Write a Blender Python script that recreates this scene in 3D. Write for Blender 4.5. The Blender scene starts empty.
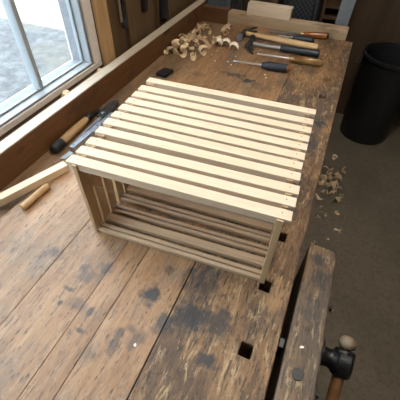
import bpy, bmesh, math, random
from mathutils import Vector, Matrix
random.seed(7)
C = bpy.context.collection
S = bpy.context.scene
BZ = 0.85                                   # height of the bench top above the floor
PI = math.pi

# ------------------------------------------------------------------ materials
def new_mat(name):
    m = bpy.data.materials.new(name); m.use_nodes = True
    nt = m.node_tree
    return m, nt, nt.nodes['Principled BSDF']

def N(nt, kind, **kw):
    n = nt.nodes.new(kind)
    for k, v in kw.items():
        if k in n.inputs: n.inputs[k].default_value = v
        else: setattr(n, k, v)
    return n

def coords(nt, scale, rnd=True):
    tc = N(nt, 'ShaderNodeTexCoord')
    mp = N(nt, 'ShaderNodeMapping'); mp.inputs['Scale'].default_value = scale
    nt.links.new(tc.outputs['Object'], mp.inputs['Vector'])
    if rnd:
        oi = N(nt, 'ShaderNodeObjectInfo')
        ml = N(nt, 'ShaderNodeMath', operation='MULTIPLY'); ml.inputs[1].default_value = 37.0
        nt.links.new(oi.outputs['Random'], ml.inputs[0])
        cb = N(nt, 'ShaderNodeCombineXYZ')
        for i in range(3): nt.links.new(ml.outputs[0], cb.inputs[i])
        nt.links.new(cb.outputs[0], mp.inputs['Location'])
    return mp.outputs['Vector']

def noise(nt, vec, scale=1.0, detail=4.0, rough=0.55, dist=0.0):
    n = N(nt, 'ShaderNodeTexNoise'); n.inputs['Scale'].default_value = scale
    n.inputs['Detail'].default_value = detail; n.inputs['Roughness'].default_value = rough
    n.inputs['Distortion'].default_value = dist
    nt.links.new(vec, n.inputs['Vector'])
    return n.outputs['Fac']

def ramp(nt, fac, stops):
    r = N(nt, 'ShaderNodeValToRGB')
    el = r.color_ramp.elements
    while len(el) < len(stops): el.new(0.5)
    for e, (p, c) in zip(el, stops):
        e.position = p; e.color = (c[0], c[1], c[2], 1) if not isinstance(c, float) else (c, c, c, 1)
    nt.links.new(fac, r.inputs['Fac'])
    return r.outputs['Color']

def mix(nt, fac, a, b, mode='MIX'):
    m = N(nt, 'ShaderNodeMix'); m.data_type = 'RGBA'; m.blend_type = mode
    for sock, v in ((m.inputs[0], fac), (m.inputs[6], a), (m.inputs[7], b)):
        if hasattr(v, 'links'): nt.links.new(v, sock)
        elif isinstance(v, float): sock.default_value = v
        else: sock.default_value = (v[0], v[1], v[2], 1)
    return m.outputs[2]

def mth(nt, op, a, b=None):
    m = N(nt, 'ShaderNodeMath', operation=op)
    for i, v in enumerate((a, b)):
        if v is None: continue
        if hasattr(v, 'links'): nt.links.new(v, m.inputs[i])
        else: m.inputs[i].default_value = v
    return m.outputs[0]

def bump(nt, bsdf, h, strength, dist=0.002):
    b = N(nt, 'ShaderNodeBump'); b.inputs['Strength'].default_value = strength
    b.inputs['Distance'].default_value = dist
    nt.links.new(h, b.inputs['Height']); nt.links.new(b.outputs[0], bsdf.inputs['Normal'])

def plain(name, col, rough=0.5, metal=0.0, vary=0.15, scale=40, bumpy=0.0):
    m, nt, b = new_mat(name)
    v = coords(nt, (scale, scale, scale))
    f = noise(nt, v, 1.0, 5)
    lo = tuple(c*(1-vary) for c in col); hi = tuple(min(1, c*(1+vary)) for c in col)
    nt.links.new(ramp(nt, f, [(0.3, lo), (0.7, hi)]), b.inputs['Base Color'])
    b.inputs['Roughness'].default_value = rough; b.inputs['Metallic'].default_value = metal
    if bumpy: bump(nt, b, f, bumpy)
    return m

def wood(name, c0, c1, axis='X', rough=0.6, fine=140, coarse=22, dark=None, knots=False, along=3.0):
    """long grained timber; axis is the grain direction in object space"""
    m, nt, b = new_mat(name)
    def sc(f, l):
        return {'X': (l, f, f), 'Y': (f, l, f), 'Z': (f, f, l)}[axis]
    g = noise(nt, coords(nt, sc(fine, along*2)), 1.0, 4, .6)
    w = noise(nt, coords(nt, sc(coarse, along*.5)), 1.0, 3, .5, .6)
    f = mth(nt, 'ADD', mth(nt, 'MULTIPLY', g, .45), mth(nt, 'MULTIPLY', w, .55))
    col = ramp(nt, f, [(0.33, c0), (0.66, c1)])
    if dark:
        d = noise(nt, coords(nt, sc(9, 5)), 1.0, 5, .65)
        col = mix(nt, ramp(nt, d, [(.52, 0.0), (.68, 1.0)]), col, dark)
    if knots:
        k = noise(nt, coords(nt, sc(14, 9)), 1.0, 1, .4)
        col = mix(nt, ramp(nt, k, [(.70, 0.0), (.76, 1.0)]), col, tuple(x*.25 for x in c0))
    nt.links.new(col, b.inputs['Base Color'])
    b.inputs['Roughness'].default_value = rough
    bump(nt, b, g, .12)
    return m

def spots(nt, vec, lst, warp=.25):
    """a mask of stains: each (u, v, radius u, radius v, strength)"""
    wn = N(nt, 'ShaderNodeTexNoise'); wn.inputs['Scale'].default_value = 55; wn.inputs['Detail'].default_value = 5
    nt.links.new(vec, wn.inputs['Vector'])
    total = None
    for u, v, ru, rv, s in lst:
        a = N(nt, 'ShaderNodeVectorMath', operation='SUBTRACT'); nt.links.new(vec, a.inputs[0]); a.inputs[1].default_value = (u, v, 0)
        d = N(nt, 'ShaderNodeVectorMath', operation='MULTIPLY'); nt.links.new(a.outputs[0], d.inputs[0]); d.inputs[1].default_value = (1/ru, 1/rv, 0)
        l = N(nt, 'ShaderNodeVectorMath', operation='LENGTH'); nt.links.new(d.outputs[0], l.inputs[0])
        q = mth(nt, 'ADD', l.outputs['Value'], mth(nt, 'MULTIPLY', mth(nt, 'SUBTRACT', wn.outputs['Fac'], .5), 2.6))
        mr = N(nt, 'ShaderNodeMapRange'); mr.inputs[1].default_value = 1.25; mr.inputs[2].default_value = .55
        mr.inputs[3].default_value = 0; mr.inputs[4].default_value = s
        nt.links.new(q, mr.inputs[0])
        total = mr.outputs[0] if total is None else mth(nt, 'MAXIMUM', total, mr.outputs[0])
    return total

def bench_wood(name, c0, c1, c2, grime, fleck, grime_amt, stains, rough=.42, worn=(.46, .34, .22), stain=(.020, .023, .028), worn_amt=.7):
    m, nt, b = new_mat(name)
    vec = N(nt, 'ShaderNodeTexCoord').outputs['Object']
    g = noise(nt, coords(nt, (110, 7, 110)), 1, 5, .62)
    w = noise(nt, coords(nt, (16, 2.2, 16)), 1, 4, .55, .8)
    f = mth(nt, 'ADD', mth(nt, 'MULTIPLY', g, .4), mth(nt, 'MULTIPLY', w, .6))
    col = ramp(nt, f, [(.34, c0), (.5, c1), (.66, c2)])
    p = noise(nt, coords(nt, (9, 4.5, 9)), 1, 7, .68)
    col = mix(nt, ramp(nt, p, [(.60-grime_amt*.25, 0.0), (.74-grime_amt*.2, .85)]), col, grime)
    h = noise(nt, coords(nt, (75, 17, 75)), 1, 8, .78, .6)
    col = mix(nt, ramp(nt, h, [(.53, 0.0), (.62, worn_amt)]), col, worn)
    k = noise(nt, coords(nt, (190, 26, 190)), 1, 6, .75, .4)
    col = mix(nt, ramp(nt, k, [(.60-fleck*.09, 0.0), (.65-fleck*.07, .92)]), col, (.03, .024, .02))
    iso = noise(nt, coords(nt, (48, 30, 48)), 1, 8, .78)
    col = mix(nt, ramp(nt, iso, [(.53, 0.0), (.64, .75*fleck)]), col, (.035, .023, .015))
    if stains:
        col = mix(nt, spots(nt, vec, stains), col, stain)
    nt.links.new(col, b.inputs['Base Color'])
    r = ramp(nt, p, [(.3, rough-.06), (.7, rough+.12)])
    nt.links.new(r, b.inputs['Roughness'])
    hh = mth(nt, 'ADD', g, mth(nt, 'MULTIPLY', k, -.8))
    bump(nt, b, hh, .28, .003)
    return m

STAINS = [  # ink and oil marks on the bench top: u, v, radii, strength
    (.237, -.107, .021, .027, .95), (.292, -.150, .015, .022, .85), (.345, -.112, .045, .035, .85), (.318,-.14,.02,.018,.75), (.401, -.108, .028, .04, .75),
    (.409, -.184, .022, .016, .85), (.080, -.120, .030, .022, .50), (.111, -.085, .016, .022, .6), (.105, -.19, .02, .016, .45),
    (.221, -.222, .011, .035, .65), (.240, -.19, .02, .009, .6), (.258, -.205, .016, .02, .5), (.188, -.268, .018, .022, .4), (.137, -.19, .008, .013, .75), (.06, -.165, .013, .006, .7),
    (.139, -.234, .012, .006, .8), (.064, -.201, .006, .006, .9), (.336, -.036, .045, .055, .55), (.298, -.01, .012, .012, .8), (.25, -.03, .012, .012, .5),
    (.073, .993, .055, .018, .8), (.144, .963, .032, .022, .95), (.03, 1.0, .03, .012, .6), (.22, .93, .05, .03, .4), (.428, .765, .05, .05, .75), (.48, .76, .03, .025, .9),
    (.47, .60, .03, .07, .8), (.46, .42, .03, .06, .75), (.475, .27, .02, .03, .7), (.30, 1.0, .07, .05, .35), (.22, 1.34, .05, .03, .4), (-.08, .93, .04, .02, .4), (-.03, -.10, .03, .015, .4)]

M = {}
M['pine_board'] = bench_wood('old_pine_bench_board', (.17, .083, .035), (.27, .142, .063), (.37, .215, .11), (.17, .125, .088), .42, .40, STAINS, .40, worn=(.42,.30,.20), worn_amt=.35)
M['front_board'] = bench_wood('scarred_bench_slab', (.10, .050, .020), (.25, .130, .052), (.38, .22, .10), (.070, .046, .032), .75, .8, STAINS, .62, worn=(.46, .31, .165), worn_amt=.8)
M['jaw_wood'] = bench_wood('scarred_vise_jaw', (.10, .056, .026), (.20, .115, .055), (.33, .205, .11), (.085, .062, .048),   .8, .8,
                           [(.585, .09, .02, .03, .7), (.575, .14, .018, .02, .85), (.59, .0, .02, .04, .45)], .55, worn=(.42, .29, .165), worn_amt=.75)
M['tray_wood'] = bench_wood('dusty_tray_board', (.13, .07, .032), (.20, .115, .055), (.27, .165, .085), (.10, .07, .045), .1, .4, [], .6, worn_amt=.3)
M['rail_wood'] = wood('brown_rail_timber', (.085, .034, .011), (.165, .068, .023), 'Y', .55, 90, 20, dark=(.06, .026, .012), knots=True)
M['rail_top_wood'] = wood('pale_rail_top', (.40, .33, .25), (.56, .48, .38), 'Y', .45, 90, 18)
M['end_wood'] = wood('dark_red_brown_board', (.085, .035, .014), (.15, .065, .026), 'X', .6, 90, 20)
M['end_rail_wood'] = wood('dull_tan_rail', (.32, .22, .13), (.47, .34, .22), 'X', .6, 90, 20, dark=(.2, .125, .07))
M['frame_pine'] = wood('fresh_pine_lengthwise', (.55, .415, .28), (.67, .535, .395), 'X', .55, 160, 24)
M['frame_brown'] = wood('tan_frame_strip', (.46, .31, .185), (.58, .42, .27), 'X', .6, 160, 24)  # bottom bars' colour warmed to offset cool bounced light in their shade
M['frame_pine_end'] = wood('fresh_pine_upright', (.44, .29, .15), (.58, .40, .225), 'Z', .55, 160, 24)
M['pale_pine'] = wood('pale_planed_pine', (.60, .46, .31), (.74, .60, .44), 'X', .6, 130, 20)
M['stud_wood'] = wood('yellow_stud_timber', (.36, .22, .10), (.52, .34, .17), 'Z', .6, 100, 18)
M['panel_wood'] = wood('brown_panel_board', (.078, .044, .020), (.125, .072, .033), 'Z', .6, 80, 12)
M['wall_dark'] = wood('dark_wall_boarding', (.05, .03, .016), (.09, .055, .03), 'Z', .7, 70, 12)
M['sill_wood'] = wood('weathered_sill', (.16, .10, .055), (.26, .17, .10), 'Y', .7, 70, 14)
M['shaving'] = plain('wood_shaving_curl', (.76, .57, .36), .6, 0, .18, 30)
M['shaving_pale'] = plain('fresh_white_shaving', (.90, .82, .68), .6, 0, .1, 30)
M['handle_ash'] = wood('ash_handle_wood', (.44, .27, .12), (.60, .40, .20), 'X', .42, 120, 25)
M['handle_chisel'] = wood('beech_handle_wood', (.32, .19, .085), (.46, .29, .14), 'X', .45, 120, 25)
M['handle_brown'] = plain('brown_amber_plastic', (.24, .085, .022), .22, 0, .25, 20)
M['vise_handle_wood'] = wood('oiled_vise_handle', (.15, .07, .028), (.24, .12, .05), 'X', .4, 90, 20)
M['knob_wood'] = plain('worn_grey_knob_wood', (.20, .145, .09), .5)
M['steel'] = plain('bright_tool_steel', (.62, .64, .67), .28, 1.0, .1, 60)
M['steel_grey'] = plain('grey_tool_steel', (.30, .32, .36), .42, .85, .2, 60)
M['dark_steel'] = plain('dark_forged_steel', (.075, .075, .075), .42, .7, .35, 60)
M['cast_iron'] = plain('black_cast_iron', (.018, .018, .018), .38, .5, .35, 70, .2)
M['black'] = plain('black_plastic', (.014, .014, .016), .4, 0, .2)
M['navy'] = plain('navy_rubber_grip', (.012, .016, .025), .5, 0, .25, 60)
M['orange'] = plain('orange_plastic', (.26, .09, .03), .4)
M['brass'] = plain('dull_brass', (.50, .36, .15), .35, .9)
M['window_white'] = plain('pale_grey_window_paint', (.30, .335, .36), .4, 0, .03)
M['window_inner'] = plain('greyish_frame_paint', (.66, .61, .57), .5, 0, .06)
M['gasket'] = plain('grey_window_gasket', (.18, .19, .21), .6)
M['grey_metal'] = plain('blue_grey_sheet_metal', (.20, .23, .27), .5, .4, .15, 8)
M['dark_metal'] = plain('dark_grey_pipe', (.07, .08, .09), .45, .4, .2)
M['grey_board'] = plain('grey_painted_board', (.17, .18, .20), .6, 0, .1, 10)
M['plaster'] = plain('dull_plaster', (.15, .115, .08), .9, 0, .08, 6)
M['ceiling'] = plain('timber_ceiling', (.30, .25, .19), .9, 0, .05, 6)

m, nt, b = new_mat('amber_clear_handle')
b.inputs['Base Color'].default_value = (.62, .33, .10, 1); b.inputs['Roughness'].default_value = .15
b.inputs['Transmission Weight'].default_value = .45
v = noise(nt, coords(nt, (30, 60, 60)), 1); nt.links.new(ramp(nt, v, [(.3, (.26, .125, .04)), (.7, (.42, .24, .09))]), b.inputs['Base Color'])
M['amber'] = m

m, nt, b = new_mat('workshop_concrete')
a = noise(nt, coords(nt, (3, 3, 3)), 1, 6); d = noise(nt, coords(nt, (60, 60, 60)), 1, 6, .7)
c = ramp(nt, a, [(.3, (.125, .103, .075)), (.7, (.18, .15, .112))])
c = mix(nt, ramp(nt, d, [(.45, 0.0), (.7, .6)]), c, (.07, .056, .04))
nt.links.new(c, b.inputs['Base Color']); b.inputs['Roughness'].default_value = .85; bump(nt, b, d, .3)
M['concrete'] = m

m, nt, b = new_mat('gravel_and_dry_grass')
a = noise(nt, coords(nt, (9, 9, 9)), 1, 8, .75); d = noise(nt, coords(nt, (1.1, 1.1, 1.1)), 1, 5)
c = ramp(nt, a, [(.34, (.045, .047, .050)), (.5, (.085, .087, .090)), (.66, (.15, .152, .152))])
c = mix(nt, ramp(nt, d, [(.45, 0.0), (.62, .8)]), c, (.13, .117, .09))
nt.links.new(c, b.inputs['Base Color']); b.inputs['Roughness'].default_value = .9; bump(nt, b, a, .5, .02)
M['outside'] = m

m, nt, b = new_mat('window_glass')
out = [n for n in nt.nodes if n.type == 'OUTPUT_MATERIAL'][0]
tr = N(nt, 'ShaderNodeBsdfTransparent'); tr.inputs[0].default_value = (.94, .97, .98, 1)
gl = N(nt, 'ShaderNodeBsdfGlossy'); gl.inputs['Roughness'].default_value = .02
lw = N(nt, 'ShaderNodeLayerWeight'); fr = mth(nt, 'ADD', mth(nt, 'MULTIPLY', mth(nt, 'POWER', lw.outputs['Facing'], 4.0), .5), .03)
ms = N(nt, 'ShaderNodeMixShader')
nt.links.new(fr, ms.inputs[0]); nt.links.new(tr.outputs[0], ms.inputs[1]); nt.links.new(gl.outputs[0], ms.inputs[2])
nt.links.new(ms.outputs[0], out.inputs['Surface'])
M['glass'] = m

FILL_LAMP = 25.0
m, nt, b = new_mat('fill_lamp_diffuser')
b.inputs['Base Color'].default_value = (.9, .88, .82, 1)
b.inputs['Emission Color'].default_value = (1, .92, .80, 1); b.inputs['Emission Strength'].default_value = FILL_LAMP
M['lamp'] = m

m, nt, b = new_mat('mesh_grille')
ck = N(nt, 'ShaderNodeTexChecker'); ck.inputs['Scale'].default_value = 1
nt.links.new(coords(nt, (70, 70, 70), False), ck.inputs['Vector'])
ck.inputs['Color1'].default_value = (.012, .013, .016, 1); ck.inputs['Color2'].default_value = (.045, .05, .06, 1)
nt.links.new(ck.outputs[0], b.inputs['Base Color']); b.inputs['Roughness'].default_value = .6
M['grille'] = m

# ------------------------------------------------------------------ mesh helpers
def bx(bm, x0, x1, y0, y1, z0, z1):
    vs = [bm.verts.new((x, y, z)) for z in (z0, z1) for y in (y0, y1) for x in (x0, x1)]
    for f in ((0, 2, 3, 1), (4, 5, 7, 6), (0, 1, 5, 4), (2, 6, 7, 3), (0, 4, 6, 2), (1, 3, 7, 5)):
        bm.faces.new([vs[i] for i in f])
    return vs

def loft(bm, secs, cap=True):
    rings = [[bm.verts.new(p) for p in s] for s in secs]
    n = len(rings[0])
    for a, b in zip(rings, rings[1:]):
        for i in range(n):
            bm.faces.new((a[i], a[(i+1) % n], b[(i+1) % n], b[i]))
    if cap:
        bm.faces.new(rings[0][::-1]); bm.faces.new(rings[-1])
    return rings

def frame_of(d):
    d = Vector(d).normalized()
    up = Vector((0, 0, 1)) if abs(d.z) < .9 else Vector((0, 1, 0))
    s = d.cross(up).normalized(); t = s.cross(d)
    return s, t

def lathe(bm, prof, o=(0, 0, 0), d=(1, 0, 0), n=20, sx=1.0, sy=1.0, lobes=0, amp=0.0):
    """prof: (distance along d, radius); lobes flute the section"""
    o = Vector(o); dd = Vector(d).normalized(); s, t = frame_of(dd)
    secs = []
    for q, r in prof:
        r = max(r, 1e-5)
        sec = []
        for i in range(n):
            a = 2*PI*i/n
            k = 1 + (amp*math.cos(lobes*a) if lobes else 0)
            sec.append(o + dd*q + s*(math.cos(a)*r*sx*k) + t*(math.sin(a)*r*sy*k))
        secs.append(sec)
    loft(bm, secs)

def tube(bm, pts, rad, n=10, flat=1.0):
    pts = [Vector(p) for p in pts]
    if not isinstance(rad, (list, tuple)): rad = [rad]*len(pts)
    secs = []
    for i, p in enumerate(pts):
        d = (pts[min(i+1, len(pts)-1)] - pts[max(i-1, 0)])
        s, t = frame_of(d)
        secs.append([p + s*(math.cos(2*PI*k/n)*rad[i]) + t*(math.sin(2*PI*k/n)*rad[i]*flat) for k in range(n)])
    loft(bm, secs)

def prism(bm, poly, f):
    """extrude a 2D outline: f(a, b, side) -> point for side 0 and 1"""
    A = [bm.verts.new(f(a, b, 0)) for a, b in poly]; B = [bm.verts.new(f(a, b, 1)) for a, b in poly]
    n = len(poly)
    bm.faces.new(A[::-1]); bm.faces.new(B)
    for i in range(n): bm.faces.new((A[i], A[(i+1) % n], B[(i+1) % n], B[i]))

def build(name, bm, mat, parent=None, bevel=0.0, smooth=False, seg=2):
    bmesh.ops.recalc_face_normals(bm, faces=bm.faces[:])
    me = bpy.data.meshes.new(name); bm.to_mesh(me); bm.free()
    o = bpy.data.objects.new(name, me); C.objects.link(o)
    me.materials.append(M[mat] if isinstance(mat, str) else mat)
    if parent: o.parent = parent
    if bevel:
        md = o.modifiers.new('bevel', 'BEVEL'); md.width = bevel; md.segments = seg; md.limit_method = 'ANGLE'; md.angle_limit = .6
    if smooth:
        for p in me.polygons: p.use_smooth = True
        try: me.set_sharp_from_angle(angle=.7)
        except Exception: pass
    return o

def nb(): return bmesh.new()

def thing(name, label, cat, loc=(0, 0, 0), rz=0.0, group=None):
    o = bpy.data.objects.new(name, None); C.objects.link(o)
    o.empty_display_size = .05
    o.location = loc; o.rotation_euler = (0, 0, rz)
    return tag(o, label, cat, group)

def tag(o, label, cat, group=None):
    o['label'] = label; o['category'] = cat
    if group: o['group'] = group
    return o

def struct(o):
    o['kind'] = 'structure'; return o

def copy_tree(o, parent=None):
    c = o.copy(); C.objects.link(c)
    if parent: c.parent = parent
    for ch in list(o.children): copy_tree(ch, c)
    return c

# ------------------------------------------------------------------ the room
UW = -.43                                    # inner face of the left wall
V0, V1 = -2.4, 2.45
bm = nb(); bx(bm, -.6, 2.6, V0-.1, V1+.1, -.12, 0); struct(build('floor', bm, 'concrete'))
bm = nb(); bx(bm, -.62, 2.7, V0-.1, V1+.45, 2.62, 2.75); struct(build('ceiling', bm, 'ceiling'))  # unseen far overhang, lengthened to place the shadow edge on the ground
WV0, WV1, WZ0, WZ1 = -.95, .72, BZ+.063, BZ+1.66
bm = nb()
bx(bm, UW-.12, UW, V0, V1, 0, WZ0); bx(bm, UW-.12, UW, V0, V1, WZ1, 2.62)
bx(bm, UW-.12, UW, V0, WV0, WZ0, WZ1); bx(bm, UW-.12, UW, WV1, V1, WZ0, WZ1)
struct(build('wall_left', bm, 'wall_dark'))
bm = nb(); bx(bm, 2.5, 2.6, V0, V1, 0, 2.62); struct(build('wall_right', bm, 'plaster'))
bm = nb(); bx(bm, UW, 2.5, V1-.05, V1+.05, 0, 2.62); struct(build('wall_back', bm, 'wall_dark'))
bm = nb(); bx(bm, UW, 2.5, V0-.05, V0+.05, 0, 2.62); struct(build('wall_front', bm, 'plaster'))

# window: outer frame, sash with rebates, one muntin, panes
win = bpy.data.objects.new('window_1', None); C.objects.link(win); struct(win); win.location = (UW, 0, 0)
def ring(bm, x0, x1, v0, v1, z0, z1, w, wb=None):
    wb = wb or w
    bx(bm, x0, x1, v0, v1, z0, z0+wb); bx(bm, x0, x1, v0, v1, z1-w, z1)
    bx(bm, x0, x1, v0, v0+w, z0+wb, z1-w); bx(bm, x0, x1, v1-w, v1, z0+wb, z1-w)
e = .0005
bm = nb(); ring(bm, -.115, 0.0, WV0+e, WV1-e, WZ0+e, WZ1-e, .050, .022); build('window_frame', bm, 'window_inner', win, .003)
i0, i1, j0, j1 = WV0+.051, WV1-.051, WZ0+.023, WZ1-.051
bm = nb(); ring(bm, -.10, -.006, i0, i1, j0, j1, .007, .003); build('gasket', bm, 'gasket', win)
bm = nb(); ring(bm, -.058, -.004, i0+.0075, i1-.0075, j0+.0035, j1-.0075, .007, .005); build('sash', bm, 'window_white', win, .002)
bm = nb(); ring(bm, -.050, -.037, i0+.015, i1-.015, j0+.009, j1-.015, .006, .006); build('glazing_bead', bm, 'window_white', win, .002)
for mv in (.40, -.02, -.455):
    bm = nb(); bx(bm, -.062, -.026, mv-.009, mv+.009, j0+.0155, j1-.0215); build('muntin', bm, 'window_white', win, .003)
bm = nb(); bx(bm, -.046, -.042, i0+.0215, i1-.0215, j0+.0155, j1-.0215); build('pane', bm, 'glass', win)

# window sill ledge in the gap between rail and frame
bm = nb(); bx(bm, UW+.0005, -.3875, -1.2, .7925, BZ-.05, BZ+.055); struct(build('trim_1', bm, 'sill_wood'))

# outside ground
bm = nb(); bx(bm, -30, -.62, -14, 26, -.25, -.05); o = struct(build('ground', bm, 'outside'))

# ------------------------------------------------------------------ workbench
bench = thing('workbench', 'old scarred wooden workbench with stained plank top, tool tray and square dog holes', 'workbench')
RU = -.342                                    # front face of the back rail
VN, VF = -.95, 1.625
TN, TF = -.232, -.130                         # tray edge at v=.1 and at the far end
def tedge(v): return TN + (TF-TN)*(v-.1)/(VF-.1)
def plank(name, poly, z0, z1, mat, bev=.002):
    bm = nb(); prism(bm, poly, lambda a, b, s: (a, b, BZ+(z0, z1)[s])); return build(name, bm, mat, bench, bev)
g = .0004
T = .07
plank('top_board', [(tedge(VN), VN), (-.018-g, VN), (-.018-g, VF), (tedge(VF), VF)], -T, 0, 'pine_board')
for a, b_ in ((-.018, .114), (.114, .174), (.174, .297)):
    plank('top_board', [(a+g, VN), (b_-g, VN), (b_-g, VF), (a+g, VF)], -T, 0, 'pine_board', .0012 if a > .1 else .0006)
# thick front slab with square dog holes
HS = .013
dogs = [(.4735, -.136), (.4725, .020), (.474, .176), (.466, .963), (.464, 1.128)]
xs = [.297+.0014, .4735-HS, .4735+HS, .531]; us = None
bm = nb()
ys = [VN]
for (u, v) in dogs: ys += [v-HS*1.1, v+HS*1.1]
ys.append(VF)
def slab_verts(z):
    rows = []
    for i, y in enumerate(ys):
        k = min(max((i-1)//2, 0), len(dogs)-1)
        cu = dogs[k][0]
        rows.append([bm.verts.new((x, y, z)) for x in (xs[0], cu-HS, cu+HS, xs[3])])
    return rows
top, bot = slab_verts(BZ), slab_verts(BZ-.10)
hole = {2*k+1 for k in range(len(dogs))}
for i in range(len(ys)-1):
    for j in range(3):
        if j == 1 and i in hole:
            ta = (top[i][1], top[i][2], top[i+1][2], top[i+1][1]); ba = (bot[i][1], bot[i][2], bot[i+1][2], bot[i+1][1])
            for q in range(4): bm.faces.new((ta[q], ba[q], ba[(q+1) % 4], ta[(q+1) % 4]))
            continue
        bm.faces.new((top[i][j], top[i][j+1], top[i+1][j+1], top[i+1][j]))
        bm.faces.new((bot[i][j], bot[i+1][j], bot[i+1][j+1], bot[i][j+1]))
for i in range(len(ys)-1):
    bm.faces.new((top[i][0], top[i+1][0], bot[i+1][0], bot[i][0])); bm.faces.new((top[i][3], bot[i][3], bot[i+1][3], top[i+1][3]))
for j in range(3):
    bm.faces.new((top[0][j], bot[0][j], bot[0][j+1], top[0][j+1])); bm.faces.new((top[-1][j], top[-1][j+1], bot[-1][j+1], bot[-1][j]))
build('front_slab', bm, 'front_board', bench, .003)
bm = nb(); prism(bm, [(RU, VN), (tedge(VN)-g, VN), (tedge(VF)-g, VF), (RU, VF)], lambda a, b, s: (a, b, BZ+(-.045, -.020)[s])); build('tray_floor', bm, 'tray_wood', bench)
bm = nb(); bx(bm, -.385, RU-.0003, VN, VF+.05, BZ-.09, BZ+.078); build('back_rail', bm, 'rail_wood', bench, .001)
bm = nb(); bx(bm, -.385, RU-.0003, VN, VF+.05, BZ+.0782, BZ+.083); build('rail_top_strip', bm, 'rail_top_wood', bench, .0015)  # thin separate strip, paler than the rail below it
bm = nb(); bx(bm, RU, -.186, VF+.0005, VF+.045, BZ-.09, BZ+.060); build('tray_end', bm, 'end_wood', bench, .003)
bm = nb(); bx(bm, -.1855, .492, VF+.0005, VF+.065, BZ-.09, BZ+.052); build('end_rail', bm, 'end_rail_wood', bench, .006)
for u in (-.30, .40):
    for v in (VN+.25, VF-.30):
        bm = nb(); bx(bm, u, u+.09, v, v+.09, 0, BZ-.1005 if u > 0 else BZ-.0905); build('leg', bm, 'tray_wood', bench, .004)
for v in (VN+.27, VF-.28):
    bm = nb(); bx(bm, -.2095, .3995, v, v+.05, BZ-.20, BZ-.1005); build('cross_bearer', bm, 'tray_wood', bench, .004)

# ------------------------------------------------------------------ wooden front vise
vise = thing('bench_vise', 'long scarred wooden vise jaw with black iron screw along the bench front', 'vise', (.582, -.2, 0))
def vb(bm, name, mat, parent=vise, bevel=0, smooth=False):
    o = build(name, bm, mat, parent, bevel, smooth)
    if parent is vise: o.matrix_parent_inverse = Matrix.Translation((-.582, .2, 0))
    return o
bm = nb(); prism(bm, [(.5455, -.80), (.618, -.80), (.618, .10), (.6165, .186), (.548, .190)], lambda a, b, s: (a, b, BZ+(-.19, -.001)[s])); vb(bm, 'jaw', 'jaw_wood', bevel=.005)
for v, z in ((-.086, -.055), (-.55, -.09)):
    bm = nb(); lathe(bm, [(0, .015), (.0125, .015)], (.5317, v, BZ+z), (1, 0, 0), 16); vb(bm, 'guide_screw', 'cast_iron')
bm = nb(); bx(bm, .5319, .5449, -.098, -.076, BZ-.045, BZ-.014); vb(bm, 'guide_plate', 'cast_iron', bevel=.002)
bm = nb(); lathe(bm, [(0, .036), (.006, .036), (.008, .022), (.022, .0185), (.034, .022), (.040, .030), (.062, .031), (.068, .026), (.070, .012)], (.6185, -.062, BZ-.052), (1, 0, 0), 24); vb(bm, 'screw_hub', 'cast_iron', smooth=True)
a = math.radians(33); hd = Vector((0, -math.cos(a), -math.sin(a))); hc = Vector((.6705, -.062, BZ-.052))
bm = nb(); lathe(bm, [(-.028, .019), (-.024, .022), (.022, .022), (.026, .019)], hc, hd, 20); vb(bm, 'hub_collar', 'cast_iron', smooth=True)
bm = nb(); lathe(bm, [(.0262, .0125), (.15, .0135), (.27, .0125)], hc, hd, 16); hb = vb(bm, 'handle_bar', 'vise_handle_wood', smooth=True)
bm = nb(); lathe(bm, [(-.0285, .008), (-.033, .0145), (-.041, .0185), (-.049, .0165), (-.056, .010), (-.058, .001)], hc, hd, 18); vb(bm, 'end_knob', 'knob_wood', smooth=True)
bm = nb(); lathe(bm, [(0, .0115), (.0025, .0115)], (.579, -.140, BZ-.0008), (0, 0, 1), 20); vb(bm, 'bolt_cap', 'cast_iron', smooth=True)
for v, z in ((.040, -.03), (-.150, -.035)):
    bm = nb(); lathe(bm, [(0, .011), (.003, .011), (.0032, .007), (.011, .007)], (.6183, v, BZ+z), (1, 0, 0), 6); vb(bm, 'jaw_bolt', 'cast_iron')

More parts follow.
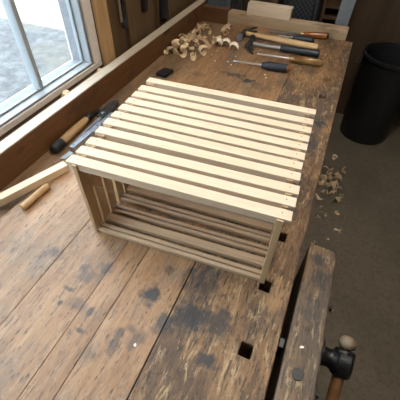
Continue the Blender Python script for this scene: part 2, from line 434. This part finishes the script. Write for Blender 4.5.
# ------------------------------------------------------------------ beehive frames
L, H, EX, TW, TT = .482, .232, .0177, .0256, .019
EXR = .0125
def end_bar(bm, x0, x1):
    w, n, tw = .0166, .0150, TW/2+.0002
    poly = [(-n, 0), (n, 0), (n, H-.105), (w, H-.083), (w, H-.003), (tw, H-.003), (tw, H-TT-.0003), (-tw, H-TT-.0003), (-tw, H-.003), (-w, H-.003), (-w, H-.083), (-n, H-.105)]
    prism(bm, poly, lambda p, z, s: ((x0, x1)[s], p, z))
def make_frame(grooved):
    t = thing('beehive_frame', '', 'beehive frame')
    bm = nb()   # top bar: thick in the middle, thinner lugs at the ends
    prism(bm, [(0, H), (0, H-.0105), (EX-.0008, H-.0105), (EX+.0002, H-TT), (L-EXR-.0002, H-TT), (L-EXR+.0008, H-.0105), (L, H-.0105), (L, H)],
          lambda x, z, s: (x, (-TW/2, TW/2)[s], z)); build('top_bar', bm, 'frame_pine', t, .0007, seg=1)
    for x0, x1 in ((EX, EX+.010), (L-EXR-.013, L-EXR)):
        bm = nb(); end_bar(bm, x0, x1); build('end_bar', bm, 'frame_pine_end', t, .0005, seg=1)
    bm = nb(); xa, xb = EX+.0102, L-EXR-.0132
    if grooved:
        bx(bm, xa, xb, -.0120, -.0022, .001, .0115); bx(bm, xa, xb, .0022, .0120, .001, .0115); bx(bm, xa, xb, -.0022, .0022, .001, .0045)
    else:
        bx(bm, xa, xb, -.0115, .0115, .001, .0125)
    build('bottom_bar', bm, 'frame_brown', t, .0006, seg=1)
    for z in (.062, .112, .162):
        bm = nb(); tube(bm, [(xa, 0, z), (L/2, 0, z-.001), (xb, 0, z)], .00032, 6); build('wire', bm, 'steel_grey', t)
    for x in (EX+.0045, L-EXR-.0065):
        bm = nb(); lathe(bm, [(0, .0012), (.0006, .0012), (.0008, .0006)], (x, .002, H), (0, 0, 1), 8); build('nail', bm, 'dark_steel', t)
    return t
TH = math.radians(3.1)
left  = [-2.1, 29.3, 64.8, 114.1, 154.6, 189.9, 227.2, 263.2, 299.9, 335.5, 385.5]
right = [.9, 42, 78.5, 115.3, 149.8, 183.4, 219, 252.4, 290, 329.8, 379]
xoff = [-1, 1, 2, -1, -2, -1, 0, .5, 1, 1.5, 2.5]
order = ['front pine beehive frame of the row, nearest the camera with its open face showing', 'second pine beehive frame from the front of the row', 'third pine beehive frame from the front of the row',
         'fourth pine beehive frame from the front, just past a slightly wider gap', 'fifth pine beehive frame counted from the front', 'middle pine beehive frame, sixth in the row of eleven',
         'seventh pine beehive frame from the front, fifth from the back', 'fourth pine beehive frame counted from the back of the row', 'third pine beehive frame counted from the back of the row',
         'pine beehive frame next to last, in front of the wide rear gap', 'rearmost pine beehive frame, set apart nearest the tools and shavings']
protos = {True: make_frame(True), False: make_frame(False)}
used = set()
for i in range(11):
    gr = i not in (1, 4, 7)
    o = protos[gr] if gr not in used else copy_tree(protos[gr]); used.add(gr)
    mean = (left[i]+right[i])/2; d = .32*(left[i]-mean)
    ang = math.atan2(-2*d/1000, L)
    x, y = xoff[i]/1000, (mean+d+12.15)/1000
    o.location = (x*math.cos(TH)-y*math.sin(TH), x*math.sin(TH)+y*math.cos(TH), BZ+.0004)
    o.rotation_euler = (0, 0, TH+ang)
    tag(o, order[i], 'beehive frame', 'beehive frames standing in a row on the bench')

# world (u, v) from measured positions in the frames' own axes
def W(x, y): return (x*math.cos(TH)-y*math.sin(TH), x*math.sin(TH)+y*math.cos(TH))

# ------------------------------------------------------------------ tools on the far half of the bench
def place(t, p0, p1, z=0):
    t.location = (p0[0], p0[1], BZ+z); t.rotation_euler = (0, 0, math.atan2(p1[1]-p0[1], p1[0]-p0[0]))
    return math.hypot(p1[0]-p0[0], p1[1]-p0[1])

# claw hammer with ash handle (origin at the eye, handle along +x, head across y)
t = thing('claw_hammer', 'claw hammer with pale wooden handle and dark steel head', 'hammer')
Lh = place(t, (-.026, 1.440), (.371, 1.415))
def claw_head(t, mat, yp, yc, face, z=.019, cz=.019):
    bm = nb()
    lathe(bm, [(-.026, .0155), (.0, .015), (.022, .016), (.034, .013), (.044, .0135)], (0, -.012, z), (0, -1 if yp < 0 else 1, 0), 18)
    sg = 1 if yc > 0 else -1
    for k in (-1, 1):
        secs = []
        for i in range(9):
            q = i/8
            c = Vector((.004+.040*q*q, sg*(.006+(abs(yc)-.006)*q), cz+k*(.006+.004*q)))
            hw = .013*(1-q)+.004; hz = .0075*(1-q)+.004*q
            secs.append([c+Vector((-hw, 0, -hz)), c+Vector((hw, 0, -hz)), c+Vector((hw, 0, hz)), c+Vector((-hw, 0, hz))])
        loft(bm, secs)
    h = build('hammer_head', bm, mat, t, .002, True)
    bm = nb(); lathe(bm, [(0, .0175), (.003, .0185), (.013, .0185), (.016, .016)], (0, (-.056 if yp < 0 else .056)+(.0 if yp < 0 else -.0), z), (0, -1 if yp < 0 else 1, 0), 20)
    f = build('striking_face', bm, face, h, 0, True)
    return h
claw_head(t, 'dark_steel', -1, .085, 'steel_grey')
bm = nb(); prof = [(-.018, .010, .013), (.02, .010, .013), (.07, .011, .0145), (.15, .013, .017), (.25, .0145, .019), (.33, .0155, .020), (Lh-.008, .0155, .020), (Lh, .013, .017)]
loft(bm, [[(q, math.cos(2*PI*k/16)*ry, .019+math.sin(2*PI*k/16)*rz) for k in range(16)] for q, rz, ry in prof])
build('handle', bm, 'handle_ash', t, 0, True)

t = thing('claw_hammer', 'claw hammer with steel shaft and navy rubber grip', 'hammer')
Ls = place(t, (.040, 1.322), (.392, 1.337))
claw_head(t, 'dark_steel', 1, -.098, 'dark_steel', .019)
bm = nb(); lathe(bm, [(-.014, .009), (.02, .0085), (.10, .0075), (.168, .0080)], (0, 0, .019), (1, 0, 0), 14, 1.15, 1.0); build('shaft', bm, 'steel', t, 0, True)
bm = nb(); lathe(bm, [(.160, .012), (.166, .0155), (.20, .0165), (.24, .0155), (.29, .0165), (Ls-.014, .018), (Ls-.003, .0165), (Ls, .012)], (0, 0, .019), (1, 0, 0), 18, 1.1, 1.0)
build('grip', bm, 'navy', t, 0, True)

def screwdriver(label, p0, p1, split, rs, rh, hmat, tip='flat', cap=None, ferr=None, z=None):
    t = thing('screwdriver', label, 'screwdriver')
    Lt = place(t, p0, p1); zz = rh*1.07
    bm = nb(); hx = split*Lt
    lathe(bm, [(0, rs*.55), (.004, rs*.9), (.02, rs*.95), (.03, rs), (hx+.004, rs)], (0, 0, zz), (1, 0, 0), 12); build('shaft', bm, 'steel', t, 0, True)
    bm = nb(); Lb = Lt-hx
    lathe(bm, [(hx, rh*.55), (hx+.05*Lb, rh*.72), (hx+.10*Lb, rh*.74), (hx+.22*Lb, rh*.98), (hx+.6*Lb, rh), (hx+.90*Lb, rh*.97), (hx+.97*Lb, rh*.8), (Lt, rh*.45)], (0, 0, zz), (1, 0, 0), 24, 1, 1, 6, .05)
    hd = build('handle', bm, hmat, t, 0, True)
    if cap:
        bm = nb(); lathe(bm, [(Lt-.10*Lb, rh*1.0), (Lt-.03*Lb, rh*.85), (Lt+.003, rh*.5)], (0, 0, zz), (1, 0, 0), 20); build('end_cap', bm, cap, hd, 0, True)
    if ferr:
        bm = nb(); lathe(bm, [(hx-.014, rs*1.2), (hx-.012, rs*2.0), (hx+.004, rs*2.2)], (0, 0, zz), (1, 0, 0), 16); build('ferrule', bm, ferr, t, 0, True)
    return t
screwdriver('screwdriver with black handle and orange end, nearest the frames', (.031, 1.085), (.292, 1.115), .51, .0042, .0185, 'navy', cap='orange')
screwdriver('screwdriver with clear amber handle beside the navy gripped hammer', (.111, 1.213), (.424, 1.240), .54, .0042, .0175, 'amber', ferr='brass')
screwdriver('stubby navy handled screwdriver lying behind the wooden hammer handle', (.150, 1.492), (.340, 1.505), .40, .0035, .0150, 'navy', ferr='steel_grey')
t = thing('chisel', 'long chisel with brown amber handle against the far rail', 'chisel')
Lc = place(t, (.085, 1.532), (.402, 1.590), .001)
bm = nb(); secs = []
for q, w, h in ((0, .006, .001), (.012, .0065, .0035), (.10, .0060, .0045), (.16, .0045, .0045), (.185, .0045, .0045)):
    secs.append([(q, -w, .014-h), (q, w, .014-h), (q, w, .014+h), (q, -w, .014+h)])
loft(bm, secs); build('blade', bm, 'steel_grey', t, .001)
bm = nb(); lathe(bm, [(.176, .010), (.180, .0145), (.186, .0145), (.19, .009)], (0, 0, .0155), (1, 0, 0), 18); build('ferrule', bm, 'brass', t, 0, True)
bm = nb(); lathe(bm, [(.188, .0085), (.20, .0115), (.225, .015), (.27, .017), (Lc-.012, .0165)], (0, 0, .0175), (1, 0, 0), 24, 1, 1, 8, .03); hh = build('handle', bm, 'handle_brown', t, 0, True)
bm = nb(); lathe(bm, [(Lc-.013, .0172), (Lc-.004, .0160), (Lc, .010)], (0, 0, .0175), (1, 0, 0), 20); build('end_cap', bm, 'black', hh, 0, True)

# ------------------------------------------------------------------ tools in the tray on the left
TZ = -.020
t = thing('chisel', 'wooden handled chisel with black end cap in the tray', 'chisel')
Lw = place(t, (-.309, .228), (-.322, .470), TZ)
rz = .0205; t.scale = (1, .86, .86)
bm = nb(); lathe(bm, [(0, .015), (.004, .0195), (.045, .0205), (.050, .0185)], (0, 0, rz), (1, 0, 0), 22); build('end_cap', bm, 'black', t, 0, True)
bm = nb(); lathe(bm, [(.0505, .0175), (.09, .0185), (.14, .0175), (.18, .015), (.20, .0125)], (0, 0, rz), (1, 0, 0), 22); build('handle', bm, 'handle_chisel', t, 0, True)
bm = nb(); lathe(bm, [(.2003, .0135), (.205, .016), (.226, .0155), (.235, .010)], (0, 0, rz), (1, 0, 0), 20); build('ferrule', bm, 'black', t, 0, True)
bm = nb(); secs = []
for q, w, z0, z1 in ((.234, .006, .012, .022), (.26, .011, .012, .019), (.29, .012, .006, .012), (.305, .012, .004, .005)):
    secs.append([(q, -w, z0), (q, w, z0), (q, w, z1), (q, -w, z1)])
loft(bm, secs); build('blade', bm, 'dark_steel', t, .001)

t = thing('pliers', 'dark steel pliers lying in the tray beside the wooden handled chisel', 'pliers')
place(t, (-.2835, .472), (-.297, .672), TZ)
bm = nb()
for s in (-1, 1):
    tube(bm, [(-.20, s*.0062, .010), (-.13, s*.0075, .010), (-.06, s*.007, .010), (-.015, s*.004, .011), (.0, 0, .011)], [.004, .0048, .005, .006, .007], 10)
build('handles', bm, 'steel_grey', t, 0, True)
bm = nb(); prism(bm, [(-.012, -.014), (.02, -.022), (.06, -.021), (.105, -.013), (.12, -.006), (.12, .006), (.105, .013), (.06, .021), (.02, .022), (-.012, .014)], lambda p, q, s: (p, q, (.003, .021)[s])); jw = build('jaws', bm, 'dark_steel', t, .003)
bm = nb(); lathe(bm, [(0, .009), (.003, .009), (.004, .006)], (.012, 0, .0212), (0, 0, 1), 16); build('pivot', bm, 'steel_grey', jw, 0, True)

t = thing('perforated_steel_strip', 'flat grey steel strip with a row of small holes, tucked against the frames', 'steel strip')
Lp = place(t, (-.2615, .262), (-.2500, .500), TZ+.0003)
# strip made with real holes along its length
bm = nb(); n = 11; hw, hs = .0088, .0026
px = [0.0]
for k in range(n): px += [.016+k*(Lp-.03)/(n-1)-hs, .016+k*(Lp-.03)/(n-1)+hs]
px.append(Lp)
def grid(z): return [[bm.verts.new((x, y, z)) for y in (-hw, -hs, hs, hw)] for x in px]
A, B = grid(.0225), grid(.020)
for i in range(len(px)-1):
    for j in range(3):
        if j == 1 and i % 2 == 1:
            a_ = (A[i][1], A[i+1][1], A[i+1][2], A[i][2]); b_ = (B[i][1], B[i+1][1], B[i+1][2], B[i][2])
            for q in range(4): bm.faces.new((a_[q], a_[(q+1) % 4], b_[(q+1) % 4], b_[q]))
            continue
        bm.faces.new((A[i][j], A[i+1][j], A[i+1][j+1], A[i][j+1])); bm.faces.new((B[i][j], B[i][j+1], B[i+1][j+1], B[i+1][j]))
    for j in (0, 3): bm.faces.new((A[i][j], A[i+1][j], B[i+1][j], B[i][j]))
for i in (0, -1):
    for j in range(3): bm.faces.new((A[i][j], A[i][j+1], B[i][j+1], B[i][j]))
build('strip', bm, 'steel_grey', t)
bm = nb(); bx(bm, .006, Lp-.004, -.0095, .0095, 0, .0197); build('back_bar', bm, 'steel', t, .002)
bm = nb(); prism(bm, [(-.002, -.010), (-.002, .010), (-.046, .014), (-.040, -.004)], lambda p, q, s: (p, q, (.002, .0045)[s])); build('pointed_blade', bm, 'steel', t, .0006)

bm = nb(); bx(bm, -.026, .026, -.034, .034, 0, .014)
o = build('sharpening_stone', bm, 'black', None, .002); o.location = (-.236, .905, BZ+TZ+.0004); o.rotation_euler = (0, 0, -.12)
tag(o, 'small flat black stone in the tray behind the rear frame', 'sharpening stone')

bm = nb(); bx(bm, -.11, .11, -.0135, .0135, 0.0004, .024)
o = build('batten', bm, 'pale_pine', None, .0015); a = math.radians(69)
o.rotation_euler = (0, 0, a); o.location = (-.207-.107*math.cos(a), .168-.107*math.sin(a), BZ)
tag(o, 'short pale pine batten lying at the left of the front frame', 'batten')

bm = nb(); lathe(bm, [(-.05, .007), (-.048, .0098), (.046, .0100), (.050, .007)], (0, 0, .0102), (0, 1, 0), 18)
o = build('dowel', bm, 'handle_chisel', None, 0, True); o.location = (-.203, .030, BZ+.0002); o.rotation_euler = (0, 0, -.05)
tag(o, 'short tan wooden dowel lying beside the pale batten', 'dowel')
bm = nb(); prism(bm, [(-.128, 0), (.122, 0), (.124, .060), (-.124, .060)], lambda p, q, s: (p, (-.026, .026)[s], q))
o = build('wood_block', bm, 'pale_pine', None, .002); o.location = (.052, VF+.030, BZ+.0524); o.rotation_euler = (0, 0, -.01)
tag(o, 'pale planed wood block lying on the far end rail', 'wood block')

# ------------------------------------------------------------------ shavings
def ribbon(r0, r1, turns, width, drift, wob, seed, standing):
    rnd = random.Random(seed); bm = nb(); n = int(14*turns)+6; th = .0009
    rows = []
    for i in range(n+1):
        q = i/n; a = 2*PI*turns*q; r = r0+(r1-r0)*q
        r *= 1+wob*math.sin(5*q+seed)
        c = Vector((math.cos(a)*r, 0, math.sin(a)*r)); nrm = Vector((math.cos(a), 0, math.sin(a)))
        y = drift*q + .004*math.sin(7*q+seed*2)
        w = width*(.55+.45*math.sin(PI*min(1, .15+q)))*.5
        rows.append([c+Vector((0, y-w, 0)), c+Vector((0, y+w, 0)), c+nrm*th+Vector((0, y+w, 0)), c+nrm*th+Vector((0, y-w, 0))])
    loft(bm, rows)
    e = Matrix.Rotation(rnd.uniform(-.5, .5) + (PI/2 if standing else 0), 4, 'X') @ Matrix.Rotation(rnd.uniform(0, 6), 4, 'Y')
    bmesh.ops.transform(bm, matrix=e, verts=bm.verts[:])
    z = min(v.co.z for v in bm.verts); 
    cx = sum(v.co.x for v in bm.verts)/len(bm.verts); cy = sum(v.co.y for v in bm.verts)/len(bm.verts)
    bmesh.ops.translate(bm, vec=(-cx, -cy, -z), verts=bm.verts[:])
    bmesh.ops.recalc_face_normals(bm, faces=bm.faces[:])
    me = bpy.data.meshes.new('wood_shaving'); bm.to_mesh(me); bm.free()
    for p in me.polygons: p.use_smooth = True
    try: me.set_sharp_from_angle(angle=.9)
    except Exception: pass
    return me
variants = []
for k, (r0, r1, tu, wi, dr, st) in enumerate([(.010, .015, .95, .020, .006, 0), (.016, .024, .45, .024, .010, 0), (.007, .012, 1.25, .016, .020, 0), (.016, .024, .42, .022, .0, 1),
        (.009, .020, .75, .026, -.012, 0), (.010, .012, 1.1, .012, .034, 0), (.024, .032, .28, .018, .008, 0), (.008, .016, .9, .022, 0, 1), (.014, .020, .5, .028, .004, 0), (.020, .010, .6, .016, .02, 1)]):
    me = ribbon(r0, r1, tu, wi, dr, .12, k+3, st); me.materials.append(M['shaving']); variants.append(me)
def shaving(me, u, v, z, rz, sc, label, group):
    o = bpy.data.objects.new('wood_shaving', me); C.objects.link(o)
    o.location = (u, v, z+.0004); o.rotation_euler = (0, 0, rz); o.scale = (sc, sc, sc)
    return tag(o, label, 'wood shaving', group)
heap = [(-321, 1085), (-316, 1118), (-312, 1155), (-289, 1122), (-281, 1166), (-312, 1225), (-284, 1221), (-287, 1285), (-242, 1118), (-222, 1181), (-222, 1250), (-290, 1374),
        (-283, 1427), (-300, 1508), (-273, 1492), (-230, 1445), (-239, 1377), (-305, 1298), (-257, 1312), (-205, 1310), (-306, 1190), (-252, 1161), (-238, 1340), (-309, 1262)]
for i, (u, v) in enumerate(heap):
    shaving(variants[i % 10], u/1000, v/1000, BZ+TZ, random.uniform(0, 6.28), random.uniform(.9, 1.35), 'tan curled wood shaving in the heap in the far tray corner', 'shavings heaped in the tray')
for i, (u, v) in enumerate([(-295, 1145), (-268, 1195), (-262, 1262), (-298, 1235), (-250, 1285), (-280, 1330), (-240, 1215), (-270, 1400)]):
    shaving(variants[(i*3+1) % 10], u/1000, v/1000, BZ+TZ+.026, random.uniform(0, 6.28), random.uniform(.9, 1.3), 'tan curled wood shaving in the heap in the far tray corner', 'shavings heaped in the tray')
for i, (u, v) in enumerate([(-122, 1417), (-128, 1454), (-135, 1340), (-151, 1214), (-138, 1128), (-160, 1060), (-120, 1280)]):
    shaving(variants[(i*7+2) % 10], u/1000, v/1000, BZ, random.uniform(0, 6.28), random.uniform(1.0, 1.5), 'tan wood shaving on the bench boards beside the heap edge', 'shavings at the edge of the heap')
# the long white curl
bm = nb(); pts = []
n = 46
rows = []
for i in range(n+1):
    q = i/n
    x = -.065+.125*q; 
    z = .016+.013*math.cos(q*4.6*PI); x2 = x+.013*math.sin(q*4.6*PI)
    y = .018*math.sin(q*5)-.01
    d = Vector((0, .011, .002))
    rows.append([Vector((x2, y, z))-d, Vector((x2, y, z))+d, Vector((x2, y, z+.001))+d, Vector((x2, y, z+.001))-d])
loft(bm, rows); zmin = min(v.co.z for v in bm.verts); bmesh.ops.translate(bm, vec=(0, 0, -zmin), verts=bm.verts[:])
bmesh.ops.scale(bm, vec=(.85, 1.1, 1.25), verts=bm.verts[:])
o = build('wood_shaving', bm, 'shaving_pale', None, 0, True); o.location = (-.058, 1.268, BZ+.0004); o.rotation_euler = (0, 0, .1)
tag(o, 'long white curly wood shaving lying alone left of the hammer heads', 'wood shaving')
# floor shavings
floor_p = [(643, 1569), (673, 1596), (713, 1556), (625, 1491), (661, 1487), (702, 1483), (738, 1521), (630, 1417), (665, 1424), (699, 1417), (727, 1441), (650, 1345), (688, 1351), (720, 1374), (743, 1407), (633, 1290),
           (754, 1619), (676, 1740), (769, 1350), (744, 1297), (640, 1450), (690, 1520), (665, 1540), (715, 1460)]
for i, (u, v) in enumerate(floor_p):
    shaving(variants[(i*7+1) % 10], u/1000, v/1000, 0, random.uniform(0, 6.28), random.uniform(.9, 1.5), 'tan wood shaving in the pile on the floor right of the bench', 'shavings piled on the floor')
for i, (u, v) in enumerate([(660, 1205), (666, 1165), (696, 1146), (819, 1173), (778, 1062), (790, 1040), (657, 1116), (660, 903), (763, 1193), (801, 528), (735, 960)]):
    shaving(variants[(i*3+4) % 10], u/1000, v/1000, 0, random.uniform(0, 6.28), random.uniform(.55, .95), 'small stray wood shaving scattered on the floor near the vise', 'stray shavings on the floor')
# tiny chips on the bench and bits on the sill
def chip(l, w, h, seed):
    rnd = random.Random(seed); bm = nb()
    prism(bm, [(-l/2, -w*.3), (l*.2, -w/2), (l/2, 0), (l*.1, w/2), (-l*.4, w*.35)], lambda p, q, s: (p, q, (0, h)[s])); bmesh.ops.recalc_face_normals(bm, faces=bm.faces[:])
    me = bpy.data.meshes.new('wood_chip'); bm.to_mesh(me); bm.free(); return me
cm = [chip(.016, .008, .003, 1), chip(.011, .009, .003, 2)]
for c in cm: c.materials.append(M['shaving_pale'])
for i, (u, v) in enumerate([(0, 1106), (59, 1125), (197, 1050), (209, 1024), (-100, 1150), (24, 1081), (-60, 1090), (-90, 1200), (418, 1391), (15, 1180), (577, -86), (262, -215)]):
    o = bpy.data.objects.new('wood_chip', cm[i % 2]); C.objects.link(o); o.location = (u/1000, v/1000, BZ+.0003 if u < 500 else BZ-.0005); o.scale = (.6, .6, .6); o.rotation_euler = (0, 0, i*1.3)
    if u == 577: tag(o, 'tiny pale wood chip on top of the vise jaw', 'wood chip')
    elif v < 0: tag(o, 'tiny pale wood chip in front of the beehive frames', 'wood chip')
    elif u == 418: tag(o, 'tiny pale wood chip at the bench edge right of the hammer grips', 'wood chip')
    else: tag(o, 'tiny pale wood chip on the bench between frames and tools', 'wood chip', 'chips scattered behind the frames')
for u, v, s, lab in ((-.408, .455, 1.0, 'tan wood offcut on the window sill below the muntin'), (-.408, .668, .75, 'small tan wood offcut at the right end of the window sill')):
    bm = nb(); prism(bm, [(-.022*s, 0), (.018*s, 0), (.024*s, .010*s), (.006*s, .024*s), (-.016*s, .018*s)], lambda p, q, t_: ((-.011*s, .012*s)[t_], p, q))
    o = build('wood_offcut', bm, 'handle_ash', None, .002); o.location = (u, v, BZ+.055); tag(o, lab, 'wood offcut')

# ------------------------------------------------------------------ left wall beyond the window
bm = nb(); bx(bm, UW+.0003, -.410, .7205, .792, BZ+.0555, 2.6198); o = struct(build('trim_2', bm, 'stud_wood', None, .004))
bm = nb(); bx(bm, UW+.0003, -.424, .793, .898, BZ-.1, 2.6198); o = struct(build('trim_4', bm, 'panel_wood', None, .003))
for a, b_ in ((.925, 1.155), (1.205, 1.70)):
    bm = nb(); bx(bm, UW+.0003, -.412, a, b_, BZ-.1, BZ+1.2); o = build('wall_panel', bm, 'panel_wood', None, .002)
    tag(o, 'brown board panel on the left wall beside the wood post' if a < 1 else 'wide brown board panel on the left wall behind the shavings', 'wall panel')

def hung(name, label, cat, v, z0, parts):
    t = thing(name, label, cat, (-.395, v, BZ+z0))
    for nm, mat, prof, sx, sy in parts:
        bm = nb(); lathe(bm, prof, (0, 0, 0), (0, .03, 1), 16, sx, sy); build(nm, bm, mat, t, 0, True)
    bm = nb(); lathe(bm, [(0, .004), (.040, .004), (.043, .006)], (-.0345, .0, parts[-1][2][-1][0]*.94), (1, 0, 0), 10); build('hanging_peg', bm, 'steel_grey', t, 0, True)
    return t
t = hung('file', 'long steel file hanging with black handle end down beside the wood post', 'file', .868, .165,
     [('handle_end', 'black', [(0, .006), (.006, .012), (.03, .013), (.038, .009)], 1, 1), ('blade', 'black', [(.038, .011), (.30, .012), (.36, .008)], 1.1, .5)])
bm = nb(); bx(bm, -.004, .003, -.022, -.0115, .03, .34); build('bright_edge', bm, 'steel', t, .001)
hung('hand_tool', 'black handled tool hanging on the wall, next to the steel file', 'hand tool', 1.045, .183,
     [('grip', 'black', [(0, .008), (.01, .013), (.06, .018), (.13, .020)], 1.2, .6), ('shank', 'dark_steel', [(.13, .008), (.26, .007)], 1, 1)])
hung('hand_tool', 'larger black handled tool hanging lower on the wall panel above the shavings', 'hand tool', 1.222, .098,
     [('grip', 'black', [(0, .012), (.008, .024), (.04, .025), (.12, .023), (.17, .020)], 1.2, .6), ('shank', 'dark_steel', [(.17, .009), (.30, .008)], 1, 1)])

# ------------------------------------------------------------------ behind the far end of the bench
VB = 1.88
bm = nb(); nrib = 9; u0, u1 = -.415, -.255
poly = []
for i in range(nrib*4+1):
    q = i/(nrib*4); poly.append((u0+(u1-u0)*q, VB+.006*math.sin(q*nrib*2*PI)))
poly += [(u, v+.002) for u, v in poly[::-1]]
prism(bm, poly, lambda p, q, s: (p, q, (0.0, 1.35)[s]))
tag(build('corrugated_sheet', bm, 'grey_metal'), 'blue grey corrugated metal sheet standing in the far left corner', 'metal sheet')
for u, r, lab in ((-.240, .010, 'thin dark grey pipe next to the corrugated sheet'), (-.205, .015, 'thicker dark grey pipe standing left of the wood block')):
    t = thing('pipe', lab, 'pipe', (u, VB+.03, 0), 0, None)
    bm = nb(); lathe(bm, [(0, r), (1.4, r)], (0, 0, 0), (0, 0, 1), 16); build('tube', bm, 'dark_metal', t, 0, True)
    bm = nb(); lathe(bm, [(.0, r+.004), (.04, r+.004)], (0, 0, .82), (0, 0, 1), 16); build('coupling', bm, 'dark_metal', t, 0, True)
bm = nb(); bx(bm, 0.002, .046, VB, VB+.05, 0, 2.619); struct(build('trim_3', bm, 'panel_wood', None, .004))
t = thing('speaker_cabinet', 'black cabinet with mesh front behind the far end rail', 'cabinet', (.19, VB+.1, 0))
bm = nb(); bx(bm, -.105, .105, -.09, .12, 0, 1.25); build('body', bm, 'black', t, .006)
bm = nb(); bx(bm, -.085, .072, -.097, -.0902, .35, 1.22); build('grille', bm, 'grille', t, .003)
for u in (-.098, .088):
    bm = nb(); bx(bm, u-.007, u+.007, -.104, -.0902, .30, 1.245); build('side_strip', bm, 'dark_metal', t, .003)
t = thing('shelf_unit', 'brown wooden shelf unit between black cabinet and grey board', 'shelf', (.364, VB+.30, 0))
for x in (-.055, .055):
    bm = nb(); bx(bm, x-.009, x+.009, -.10, .10, 0, 1.3); build('side_panel', bm, 'panel_wood', t, .002)
bm = nb(); bx(bm, -.0455, .0455, .085, .10, 0, 1.3); build('back_panel', bm, 'rail_wood', t)
for z in (.25, .55, .80, .865, 1.05):
    bm = nb(); bx(bm, -.0455, .0455, -.09, .0845, z, z+.016); build('shelf', bm, 'panel_wood', t, .002)
bm = nb(); prism(bm, [(-.028, 0), (.028, 0), (.065, 1.4), (-.02, 1.4)], lambda p, q, s: (p, (-.011, .011)[s]+.10*q, q))
o = build('grey_board', bm, 'grey_board', None, .002); o.location = (.43, VB-.05, .0); tag(o, 'grey painted board leaning at the far right of the bench', 'board')

# black object on the floor to the right, given a made-up bin shape
t = thing('bin_shaped_object', 'black bin-shaped object on the floor right of the bench', 'bin', (.845, 2.185, 0))
bm = nb(); n = 32; ro = [(0, .165), (.004, .175), (.60, .20), (.605, .212), (.625, .212), (.626, .196), (.60, .190), (.02, .165), (.015, .001)]
secs = [[(math.cos(2*PI*k/n)*r, math.sin(2*PI*k/n)*r, z) for k in range(n)] for z, r in ro]
loft(bm, secs); build('body', bm, 'black', t, 0, True)
for s in (0, PI):
    bm = nb(); tube(bm, [(math.cos(s+q)*.226, math.sin(s+q)*.226, .56-.03*math.cos(q*5)) for q in [-.28+.07*k for k in range(9)]], .006, 8); build('handle', bm, 'dark_metal', t, 0, True)

# added fill lamp on the unseen ceiling, brightens the bench
t = thing('added_fill_lamp', 'unseen long lamp added on the ceiling as warm white fill light above the bench', 'lamp', (.5, .55, 2.62))
bm = nb(); bx(bm, -.16, .16, -.7, .7, -.05, -.0005); build('housing', bm, 'window_white', t, .006)
bm = nb(); bx(bm, -.14, .14, -.68, .68, -.075, -.0505); build('diffuser', bm, 'lamp', t, .008)

# ------------------------------------------------------------------ light
SKY = 8.0
w = bpy.data.worlds.new('sky'); S.world = w; w.use_nodes = True
bg = w.node_tree.nodes['Background']; bg.inputs[0].default_value = (.83, .92, 1.0, 1); bg.inputs[1].default_value = SKY
su = bpy.data.lights.new('sun', 'SUN'); su.energy = 45; su.color = (1, .92, .78); su.angle = .01
o = bpy.data.objects.new('sun', su); C.objects.link(o)
d = Vector((-1, .04, -.8)); o.rotation_euler = d.to_track_quat('-Z', 'Y').to_euler()

# ------------------------------------------------------------------ camera
yaw, pit, rol, f = -.374245688, .812737848, .0276403, 330.99282585
fw = Vector((math.sin(yaw)*math.cos(pit), math.cos(yaw)*math.cos(pit), -math.sin(pit)))
r = fw.cross(Vector((0, 0, 1))).normalized(); u = r.cross(fw)
r2 = math.cos(rol)*r+math.sin(rol)*u; u2 = -math.sin(rol)*r+math.cos(rol)*u
cam = bpy.data.cameras.new('camera'); cam.sensor_width = 36; cam.lens = 36*f/400; cam.clip_start = .02; cam.clip_end = 100
co = bpy.data.objects.new('camera', cam); C.objects.link(co)
co.matrix_world = Matrix(((r2.x, u2.x, -fw.x, .4671), (r2.y, u2.y, -fw.y, -.3987), (r2.z, u2.z, -fw.z, BZ+.6938), (0, 0, 0, 1)))
S.camera = co
S.view_settings.view_transform = 'Standard'; S.view_settings.look = 'None'; S.view_settings.gamma = 1
S.view_settings.use_curve_mapping = False
S.view_settings.exposure = -0.08
S.cycles.max_bounces = 8; S.cycles.diffuse_bounces = 5; S.cycles.transparent_max_bounces = 12
S.cycles.sample_clamp_indirect = 6
S.cycles.use_denoising = True
